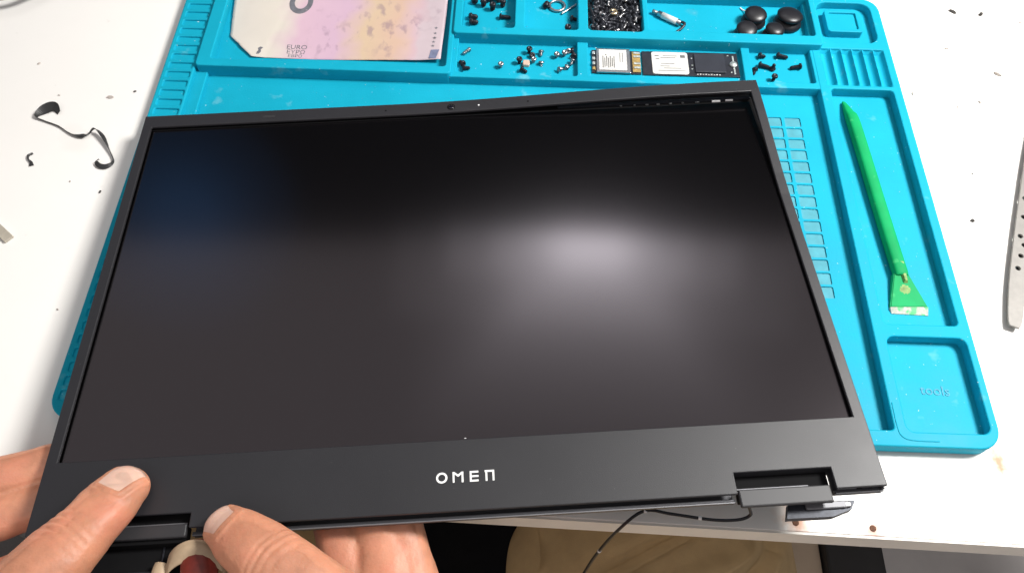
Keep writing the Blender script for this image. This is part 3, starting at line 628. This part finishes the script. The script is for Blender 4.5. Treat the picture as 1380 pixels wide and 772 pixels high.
hexa(bm, [(418.9, 97.5, .2), (426.8, 97.5, .2), (434.6, 78, .05), (414.0, 77.2, .05)], [(419.3, 97.2, 4.4), (426.4, 97.2, 4.4), (434.2, 78.2, 1.5), (414.4, 77.4, 1.5)])
bmesh.ops.bevel(bm, geom=list(bm.edges), offset=.4, segments=2, affect='EDGES'); blade = new_obj('blade', bm_mesh(bm), M['green'], sp)
bm = bmesh.new(); hexa(bm, [(414.0, 77.3, .0), (434.6, 78.1, .0), (434.0, 73.6, .02), (414.6, 74.2, .02)], [(414.2, 77.5, 1.62), (434.4, 78.3, 1.62), (433.6, 73.7, .4), (414.9, 74.3, .4)])
bmesh.ops.bevel(bm, geom=list(bm.edges), offset=.15, segments=1, affect='EDGES'); new_obj('worn_edge', bm_mesh(bm), M['green_worn'], blade, label='whitened scratched blade edge')
bm = bmesh.new(); hexa(bm, [(421.5, 99, 4), (425.2, 99, 4), (425.6, 91, 3.2), (423.4, 91, 3.2)], [(421.9, 103, 6.25), (424.6, 103, 6.25), (424.9, 92, 5.2), (423.8, 92, 5.2)])
new_obj('rib', bm_mesh(bm), M['green_scuff'], sp)
bm = bmesh.new(); bmesh.ops.create_grid(bm, x_segments=14, y_segments=12, size=1)
for v in bm.verts:
    a, b = v.co.x, v.co.y; x = 423.6 + a * (3.3 + .5 * noise.noise((b * 2, 0, 1))) ; y = 87.6 + b * 3.2
    v.co = Vector((x, y, 1.5 + (y - 78.2) / 19 * 2.9 + .06))
bmesh.ops.delete(bm, geom=[v for v in bm.verts if ((v.co.x - 423.6) / 3.3) ** 2 + ((v.co.y - 87.6) / 3.2) ** 2 > .8 + .3 * noise.noise((v.co.x, v.co.y, 0))], context='VERTS')
new_obj('scuff', bm_mesh(bm), M['green_scuff'], blade)

# ================================================================= TWEEZERS
tw = thing('tweezers', 'perforated steel tweezers lying on the white table', 'tweezers', (0, 0, .2))
def arm(pts, w, holes, z0, z1):
    L = []; Rr = []
    cc = catmull(pts, 6)
    for i, p in enumerate(cc):
        a = Vector(cc[max(0, i - 1)][:2]); b = Vector(cc[min(len(cc) - 1, i + 1)][:2]); d = (b - a).normalized(); n = Vector((-d.y, d.x)); ww = p[2] / 2
        L.append(tuple(Vector(p[:2]) + n * ww)); Rr.append(tuple(Vector(p[:2]) - n * ww))
    return slab([L + Rr[::-1]] + [circle(x, y, r, 12) for x, y, r in holes], z0, z1, .2)
a1 = [(476.4, 68.2, 5.0), (478.6, 74, 7.5), (485, 93, 8.6), (494.5, 118, 9.2), (506, 147, 9.6), (522, 186, 10), (545, 240, 9)]
ca = catmull(a1, 12)
def cx_at(y): return min(ca, key=lambda p: abs(p[1] - y))[0]
hol = [(cx_at(y) + dx, y, 1.35) for y, dx in ((104, -1.0), (112, 0.4), (119, 1.6), (125, -1.4), (131, 1.4), (138, -1.5), (144, 1.5), (151, -1.4), (158, 1.5), (166, -1.2), (174, 1.4))]

new_obj('arm', arm(a1, 9, hol, 2.4, 3.6), M['tweezer'], tw)
a2 = [(484, 80, 3.0), (491.5, 98, 7.5), (501, 123, 9.6), (512, 150, 9.8), (526, 187, 9.8), (547, 240, 9)]
new_obj('arm', arm(a2, 9, [], 0, 1.2), M['blacksteel'], tw)  # lower arm in darker steel, its shadow put into the colour
new_obj('joint', boxm(539, 553, 232, 242, 1.1, 2.5, .3), M['dullsteel'], tw)

# ================================================================= TAPE, SCRAPS, CABLE AND CRUMBS ON THE TABLE
def ribbon(name, pts, label, cat, m, th=.25):
    """pts: x, y, z, width, tilt of the strip about its length (0 flat, 90 on edge)"""
    pts = [(a, b, c, d * .74, e) for a, b, c, d, e in pts]; cc = catmull(pts, 7); bm = bmesh.new(); rings = []
    for i, p in enumerate(cc):
        a = Vector(cc[max(0, i - 1)][:3]); b = Vector(cc[min(len(cc) - 1, i + 1)][:3]); d = (b - a).normalized()
        s = d.cross(Vector((0, 0, 1))).normalized(); u = s.cross(d); tl = R(p[4]); w = s * math.cos(tl) + u * math.sin(tl); nn = d.cross(w).normalized()
        q = Vector(p[:3]); q.z = max(q.z, abs(w.z) * p[3] / 2 + .2)
        rings.append([q + w * p[3] / 2 + nn * th / 2, q - w * p[3] / 2 + nn * th / 2, q - w * p[3] / 2 - nn * th / 2, q + w * p[3] / 2 - nn * th / 2])
    ring_loft(bm, rings)
    return new_obj(name, bm_mesh(bm), m, smooth=False, label=label, cat=cat)
ribbon('adhesive_strip', [(-56.8, 192.0, 1.0, 4.2, 40), (-60.5, 196.0, 2.2, 7.5, 25), (-65.5, 193.6, 2.0, 7.5, 30), (-69.2, 188.6, 1.2, 3.0, 70), (-64, 185.8, .8, 1.8, 86), (-54, 182.0, .8, 1.8, 88), (-47.0, 177.6, .8, 1.8, 80), (-41.5, 175.6, 1.0, 3.4, 30), (-37.5, 175.2, 1.2, 4.2, 10), (-34.2, 176.4, 1.6, 2.4, 60), (-31.6, 179.0, 3.2, 2.0, 88), (-28.6, 177.8, 3.2, 2.6, 50), (-24.2, 173.2, 2.6, 3.0, 30), (-19.6, 166.0, 1.6, 1.8, 70), (-15.4, 159.4, 1.0, 1.8, 80), (-15.0, 156.0, 1.0, 2.2, 60), (-18.0, 153.4, 1.0, 3.8, 20), (-21.6, 153.6, 1.4, 3.8, 20), (-23.8, 156.0, 2.0, 3.4, 35), (-22.4, 157.4, 2.4, 2.6, 60)],
       'long twisted black adhesive strip lying on white table', 'tape strip', M['tape'])
ribbon('tape_scrap', [(-62.6, 161.6, .5, 1.6, 20), (-64.4, 159.6, .5, 1.8, 60), (-63.8, 157.2, .6, 1.6, 60), (-61.6, 155.0, .5, 2.2, 20), (-60.4, 152.6, .5, 3.4, 5)], 'short curled black tape scrap lying on white table', 'tape scrap', M['tape'])
o = new_obj('beige_strip', boxm(-24, 24, -2.6, 2.6, 0, 1.4, .3), M['stick'], label='flat beige strip reaching in over the white table', cat='strip'); o.location = (-.0745, .1168, .0002); o.rotation_euler = (0, 0, R(-38))
bm = bmesh.new(); tube(bm, [(-330, 330, 2), (-210, 286, 2), (-150, 279.5, 5), (-123.4, 278.6, 9), (-110, 280.6, 10), (-101, 287, 9), (-90, 305, 5), (-86, 360, 2), (-60, 480, 2)], 1.9, 10, 10)
new_obj('cable', bm_mesh(bm), M['rubber'], smooth=True, label='thin black cable curving over the far corner of white table', cat='cable')
def crumb(x, y, l, w, h, a, label, m='crumb'):
    bm = bmesh.new(); bmesh.ops.create_icosphere(bm, subdivisions=2, radius=1)
    sd = rnd.uniform(0, 99)
    for v in bm.verts:
        v.co *= 1 + .35 * noise.noise(v.co * 1.4 + Vector((sd, 0, 0)))
        v.co = Vector((v.co.x * l / 2, v.co.y * w / 2, max(0, v.co.z * h * .8 + h * .45)))
    o = new_obj('crumb', bm_mesh(bm), M[m], label=label, cat='debris', group='crumbs scattered on the table'); o.location = (x * MM, y * MM, .0001); o.rotation_euler = (0, 0, R(a))
crumb(504.3, 306.9, 5.5, 1.6, 1.3, -40, 'dark rod-like crumb on the table beyond the mat\'s far corner')
crumb(522.7, 305, 2.6, 2.4, 1.8, 0, 'round dark crumb beside a rod-like crumb on table')
crumb(519.3, 250.8, 5.4, 1.7, 1.2, -35, 'pale brown sliver on table beside the mat', 'palecrumb')
crumb(492, 272.5, 2.8, 1.0, .6, -15, 'tiny pale crumb between sliver and rod-like crumb', 'palecrumb')
crumb(474, 136.7, 2.6, 1.6, 1.2, -25, 'dark crumb between the mat and the tweezers')
for i, (x, y, l) in enumerate(((-61.5, 206.6, 1.4), (-17, 211.7, 2.0), (-16.6, 136.1, 2.2), (-35.3, 142.6, 1.2), (-17, 61.1, 1.3), (-30.5, 206.4, 4.2), (547.7, 299.1, 2.4), (461.5, 231.8, 2.6), (501.8, 226.9, 2.4), (487, 222, 1.6), (482.6, 170.1, 1.2), (-82, 232, 2.4))):
    crumb(x, y, l, l * .55, .6, 37 * i, 'tiny crumb on white table beside the black tape strip' if x < 100 else 'tiny crumb on white table between mat and tweezers', 'crumb' if i in (1, 2, 10) else 'palecrumb')

# ================================================================= PERSON: hands, trousers, shirt
person = thing('person', 'person in khaki trousers gripping the laptop screen with both hands', 'person', (150, -600, -720))
PO = person.location.copy()
def world_child(o):
    o.parent = person; o.matrix_parent_inverse = Matrix.Translation(-PO); return o
def finger(bm, pts, upv, n=24, k=8, tip=True, sq=.9):
    """pts: x,y,z,half width,half height; first point is the tip end"""
    cc = catmull(pts, k); P3 = [Vector(p[:3]) for p in cc]; rings = []
    up0 = Vector(upv).normalized()
    d0 = (P3[0] - P3[1]).normalized()
    if tip:
        for e in (1.0, .96, .86, .7, .48, .24):
            s = math.sqrt(max(0, 1 - e * e)) ** .9; w, h = cc[0][3], cc[0][4]
            s = max(s, .06); c_ = P3[0] + d0 * w * .95 * e
            sd = d0.cross(up0).normalized(); uu = sd.cross(d0)
            rings.append([c_ + sd * (w * s * math.cos(2 * math.pi * q / n)) + uu * (h * s * math.sin(2 * math.pi * q / n)) for q in range(n)])
    for i, p in enumerate(P3):
        d = (P3[max(0, i - 1)] - P3[min(len(P3) - 1, i + 1)]).normalized(); sd = d.cross(up0).normalized(); uu = sd.cross(d)
        w, h = cc[i][3], cc[i][4]; ring = []
        for q in range(n):
            t = 2 * math.pi * q / n; ct, st_ = math.cos(t), math.sin(t)
            ring.append(p + sd * (w * abs(ct) ** sq * (1 if ct > 0 else -1)) + uu * (h * abs(st_) ** sq * (1 if st_ > 0 else -1)))
        rings.append(ring)
    ring_loft(bm, rings)
def hand_mesh(name, chains, creases, vox=1.1, smooth_it=10):
    bm = bmesh.new()
    for pts, upv in chains: finger(bm, pts, upv)
    bmesh.ops.recalc_face_normals(bm, faces=bm.faces)
    me = bpy.data.meshes.new(name); bmesh.ops.scale(bm, vec=(MM,) * 3, verts=bm.verts); bm.to_mesh(me); bm.free()
    o = bpy.data.objects.new(name, me); COL.objects.link(o)
    rm = o.modifiers.new('r', 'REMESH'); rm.mode = 'VOXEL'; rm.voxel_size = vox * MM
    s = o.modifiers.new('s', 'SMOOTH'); s.factor = .5; s.iterations = smooth_it
    dg = bpy.context.evaluated_depsgraph_get(); ev = o.evaluated_get(dg); m2 = bpy.data.meshes.new_from_object(ev)
    bpy.data.objects.remove(o); bpy.data.meshes.remove(me)
    nr = [v.normal.copy() for v in m2.vertices]
    for v, n in zip(m2.vertices, nr):
        p = v.co / MM; dz = .4 * noise.noise(p * .13) + .08 * noise.noise(p * .5)
        for a, b, dep, wid, cu_ in creases:
            if (p - a).length > 40 or n.dot(cu_) < .15: continue
            ab = b - a; t = max(0, min(1, (p - a).dot(ab) / ab.length_squared)); dq = p - (a + ab * t); q = (dq - cu_ * dq.dot(cu_)).length
            if q < wid * 3: dz -= dep * math.exp(-(q / wid) ** 2)
        v.co += n * dz * MM
    m2.materials.clear()
    return new_obj(name, m2, M['skin'], None, True)
LN = Vector((-0.032, 0.0817, 0.996))
# left hand: thumb on the bezel, index and middle finger curled under the lid
LT = [(62.4, -41.5, 43.4, 10.4, 7.0), (58.8, -49.4, 46.2, 11.8, 8.6), (55.4, -57.8, 49.0, 11.8, 9.6), (50.2, -67.0, 50.6, 13.4, 11), (43, -79, 51.5, 14.6, 12.5), (30, -98, 49, 16, 15), (6, -118, 39, 18, 17), (-22, -142, 22, 19, 17), (-44, -172, 6, 12, 10)]
LI = [(44, -18, 21, 7.5, 6.5), (24, -24, 21.2, 8.6, 7.6), (6, -30, 21, 9.2, 8.4), (-14, -38, 20.5, 9.4, 8.8), (-36, -58, 17, 10.5, 10), (-46, -92, 12, 13, 12), (-46, -130, 10, 11, 9)]
LM = [(46, -34, 19, 7.5, 6.5), (26, -39.5, 18.6, 9, 7.6), (6, -46.5, 17.8, 10, 8.4), (-14, -57, 16, 10, 8.8), (-30, -82, 11, 11, 10), (-38, -108, 8, 14, 12), (-42, -140, 9, 11, 9)]
LR = [(40, -60, 13.5, 7, 6.5), (16, -68, 12, 8.4, 7.6), (-4, -80, 9, 9, 8.4), (-20, -104, 6, 11, 10), (-38, -136, 8, 9, 8)]
LP = [(-44, -90, 14, 12, 10), (-40, -110, 16, 26, 17), (-42, -145, 12, 34, 20), (-52, -185, 0, 30, 20), (-62, -230, -12, 27, 22), (-75, -300, -28, 32, 28), (-90, -360, -40, 36, 32)]
upL = (-0.10, 0.25, 1)
creL = []
def crease_across(p, ax, w, upn, dep, wid, off=0):
    p = Vector(p); ax = Vector(ax).normalized(); s = ax.cross(Vector(upn)).normalized(); u = s.cross(ax)
    return [(p - s * w + ax * off, p, dep, wid, u), (p, p + s * w + ax * off, dep, wid, u)]
axL = Vector((63.4 - 50.2, -40 + 67, -8))
for q, dpt in ((0, .6), (2.9, .4), (-3.2, .35), (6.4, .2), (-6.6, .2)):
    b = Vector((52.2, -63.2, 50.0)) + axL.normalized() * q; creL += crease_across(b, axL, 10, upL, dpt, .8, -1.5)
lh = world_child(hand_mesh('hand', [(LT, upL), (LI, (0, 0, 1)), (LM, (0, 0, 1)), (LR, (0, 0, 1)), (LP, (0, 0, 1))], creL, .8))
lh['label'] = 'hand with thumb on the bezel corner beside hinge gap'
# right hand: thumb over the lower edge, fingers and palm below it
RT = [(106.8, -55.6, 44.6, 8.8, 6.6), (113.5, -59.6, 47.4, 11.2, 9.0), (122, -65, 49.8, 12.6, 10.4), (132, -71.4, 50.6, 13.6, 11.6), (146, -81, 48.5, 15, 13.5), (160, -92, 41, 18, 17), (172, -112, 28, 22, 19), (184, -146, 14, 22, 18), (196, -176, 2, 13, 11)]
RI = [(118, 10, 24, 7.5, 6.8), (126, -12, 23, 8.4, 7.6), (138, -34, 21.5, 9, 8.4), (147, -52, 20, 9.8, 9.6), (156, -76, 18, 13, 12), (166, -108, 14, 18, 15), (180, -146, 9, 13, 11)]
R2 = [(134, 20, 25, 7.5, 6.8), (144, -6, 24, 8.6, 7.6), (156, -30, 22.6, 9.4, 8.6), (166, -54, 20.5, 12.5, 11.5), (172, -80, 18, 18, 14), (180, -112, 13, 22, 17), (188, -150, 8, 14, 11)]
R3 = [(156, 14, 26, 7, 6.4), (162, -10, 25, 8.2, 7.4), (169, -34, 23, 9, 8.4), (175, -56, 20, 10.5, 10.5), (181, -82, 16.5, 15, 13), (188, -116, 12, 20, 16), (192, -146, 8, 13, 11)]
RP = [(176, -100, 14, 20, 16), (184, -135, 10, 32, 21), (196, -180, 0, 31, 21), (212, -230, -12, 27, 22), (238, -300, -28, 32, 28), (256, -360, -40, 36, 32)]
upR = (-0.18, 0.22, 1)
creR = []; axR = Vector((106.8 - 132, -55.6 + 71.4, -6))
for q, dpt in ((0, .5), (2.8, .35), (-3.3, .35), (-7, .2)):
    b = Vector((129, -69.2, 50.4)) + axR.normalized() * q; creR += crease_across(b, axR, 11, upR, dpt, .8, -1.5)
rh = world_child(hand_mesh('hand', [(RT, upR), (RI, (0, 0, 1)), (R2, (0, 0, 1)), (R3, (0, 0, 1)), (RP, (0, 0, 1))], creR, .8))
rh['label'] = 'hand with thumb hooked over the lower bezel edge'
def nail(hand, tip, ref, upv, back, front, hw, roll, rise):
    """curved nail plate laid on the back of a thumb end"""
    tip = Vector(tip); ref = Vector(ref); d = (tip - ref).normalized(); s = d.cross(Vector(upv)).normalized(); u = s.cross(d)
    bm = bmesh.new(); nu, nv = 14, 14; rows = []
    for i in range(nu + 1):
        a = i / nu; row = []
        for j in range(nv + 1):
            b = -1 + 2 * j / nv
            endr = .25; w = hw * (1 - .10 * (1 - a))
            along = -back + (back + front) * a
            k = abs(b)
            along2 = along + (-(1 - math.sqrt(max(0, 1 - k * k * .92))) * 4.2 if a > .5 else (1 - math.sqrt(max(0, 1 - k * k * .9))) * 2.2) * abs(2 * a - 1)
            ang = b * R(roll)
            p = tip + d * along2 + s * (w * math.sin(ang) / math.sin(R(roll))) + u * (rise(along2) - w * .75 * (1 - math.cos(ang)))
            row.append(bm.verts.new(p))
        rows.append(row)
    hm = hand.data; bvh = BVHTree.FromPolygons([v.co / MM for v in hm.vertices], [tuple(p.vertices) for p in hm.polygons])
    rim = []
    for i, row in enumerate(rows):
        for j, v in enumerate(row):
            hit = bvh.ray_cast(v.co + u * 14, -u)[0]
            if hit is not None: v.co = hit + u * (.12 if 0 < j < nv and i > 0 else -.25)
            if j in (0, nv) or i == 0: rim.append(hit if hit is not None else v.co.copy())
    for v, n_ in zip(hm.vertices, [v.normal.copy() for v in hm.vertices]):       # flesh rises round the nail
        p = v.co / MM
        if (p - tip).length > 26: continue
        q = min((p - r_).length for r_ in rim)
        v.co += n_ * (.5 * math.exp(-((q - 1.1) / 1.0) ** 2)) * MM if n_.dot(u) > -.2 else Vector((0, 0, 0))
    for a, b in zip(rows[:-1], rows[1:]):
        for i in range(nv): bm.faces.new((a[i], a[i + 1], b[i + 1], b[i]))
    o = new_obj('fingernail', bm_mesh(bm), M['nail'], None, True)
    so = o.modifiers.new('t', 'SOLIDIFY'); so.thickness = .0003; so.offset = 0
    o.parent = hand
    return o
nail(lh, LT[0][:3], LT[1][:3], upL, 7.5, 8.2, 8.0, 58, lambda a: 7.0 + (-.22 * a if a < 0 else -.05 * a * a - .1 * a))
nail(rh, RT[0][:3], RT[1][:3], upR, 7.0, 5.6, 7.6, 58, lambda a: 7.2 + (-.24 * a if a < 0 else -.05 * a * a - .1 * a))
for h_ in (lh, rh): pass
# trousers: two thighs and hips, one mesh
bm = bmesh.new()
def leg(pts, fold):
    cc = catmull(pts, 10); rings = []
    for i, (x, y, z, w, h) in enumerate(cc):
        ring = []
        for q in range(48):
            t = 2 * math.pi * q / 48
            ring.append(Vector((x + w * math.cos(t), y, z + h * math.sin(t))))
        rings.append(ring)
    ring_loft(bm, rings)
leg([(302, 330, -205, 66, 60), (302, 180, -200, 74, 66), (312, 40, -196, 96, 76), (310, -60, -196, 98, 78), (270, -200, -190, 98, 84), (230, -400, -180, 110, 96), (180, -600, -170, 130, 100)], 1)
leg([(70, 330, -205, 66, 60), (70, 180, -200, 74, 66), (66, 40, -196, 86, 74), (66, -60, -196, 92, 76), (80, -200, -190, 98, 84), (100, -400, -180, 110, 96), (140, -600, -170, 130, 100)], 1)
for x in (292, 70):
    rings = []
    for z, r, yy in ((-150, 56, 318), (-220, 62, 322), (-400, 55, 330), (-640, 58, 330)):
        rings.append([Vector((x + r * math.cos(2 * math.pi * q / 32), yy + r * math.sin(2 * math.pi * q / 32), z)) for q in range(32)])
    ring_loft(bm, rings)
bmesh.ops.recalc_face_normals(bm, faces=bm.faces)
me = bpy.data.meshes.new('trousers'); bmesh.ops.scale(bm, vec=(MM,) * 3, verts=bm.verts); bm.to_mesh(me); bm.free()
o = bpy.data.objects.new('x', me); COL.objects.link(o)
rm = o.modifiers.new('r', 'REMESH'); rm.mode = 'VOXEL'; rm.voxel_size = .005
s = o.modifiers.new('s', 'SMOOTH'); s.iterations = 6
s2 = o.modifiers.new('d', 'SUBSURF'); s2.levels = 1; s2.render_levels = 1
m2 = bpy.data.meshes.new_from_object(o.evaluated_get(bpy.context.evaluated_depsgraph_get())); bpy.data.objects.remove(o)
folds = [((215, -60), (345, 0), 7, 7), ((245, -75), (380, -20), -6, 9), ((358, -60), (392, 10), 8, 6), ((226, -80), (300, -46), -5, 6), ((200, -20), (236, 20), 6, 7), ((330, -80), (372, -30), 5, 8)]
nr = [v.normal.copy() for v in m2.vertices]
for v, n in zip(m2.vertices, nr):
    p = v.co / MM; dz = 6 * noise.noise(Vector((p.x * .012, p.y * .02, p.z * .012))) + 2.2 * noise.noise(Vector((p.x * .05 + p.y * .03, p.y * .02 - p.x * .02, p.z * .03)))
    for a, b, dep, wid in folds:
        if p.z > -200:
            a2 = Vector(a); ab = Vector(b) - a2; t = max(0, min(1, (p.xy - a2).dot(ab) / ab.length_squared)); q = (p.xy - (a2 + ab * t)).length; dz -= 1.2 * dep * math.exp(-(q / wid) ** 2)
    v.co += n * dz * MM
m2.materials.clear()
world_child(new_obj('trousers', m2, M['khaki'], None, True))
# shirt: torso, two sleeves
bm = bmesh.new()
def tor(pts, n=40):
    cc = catmull(pts, 8); rings = []
    for x, y, z, w, h in cc: rings.append([Vector((x + w * math.cos(2 * math.pi * q / n), y + h * math.sin(2 * math.pi * q / n), z)) for q in range(n)])
    ring_loft(bm, rings)
tor([(150, -600, -190, 165, 105), (150, -610, -60, 160, 105), (150, -620, 100, 175, 110), (150, -630, 250, 195, 110), (150, -635, 330, 150, 90), (150, -635, 370, 70, 60)])
for pts in ([(-62, -232, -12, 33, 30), (-80, -330, -30, 40, 38), (-110, -460, -40, 46, 46), (-90, -560, 80, 52, 50), (-20, -630, 260, 60, 60)], [(212, -232, -12, 33, 30), (246, -330, -30, 40, 38), (350, -480, -30, 48, 46), (380, -570, 100, 54, 52), (320, -630, 260, 60, 60)]):
    finger(bm, pts, (0, .3, 1), 28, 8, False)
tor([(196, -60, -250, 60, 110), (196, -60, -170, 56, 100), (196, -60, -166, 40, 80)])  # separate black disc filling the gap between the thighs
me = bm_mesh(bm); world_child(new_obj('shirt', me, M['shirt'], None, True))
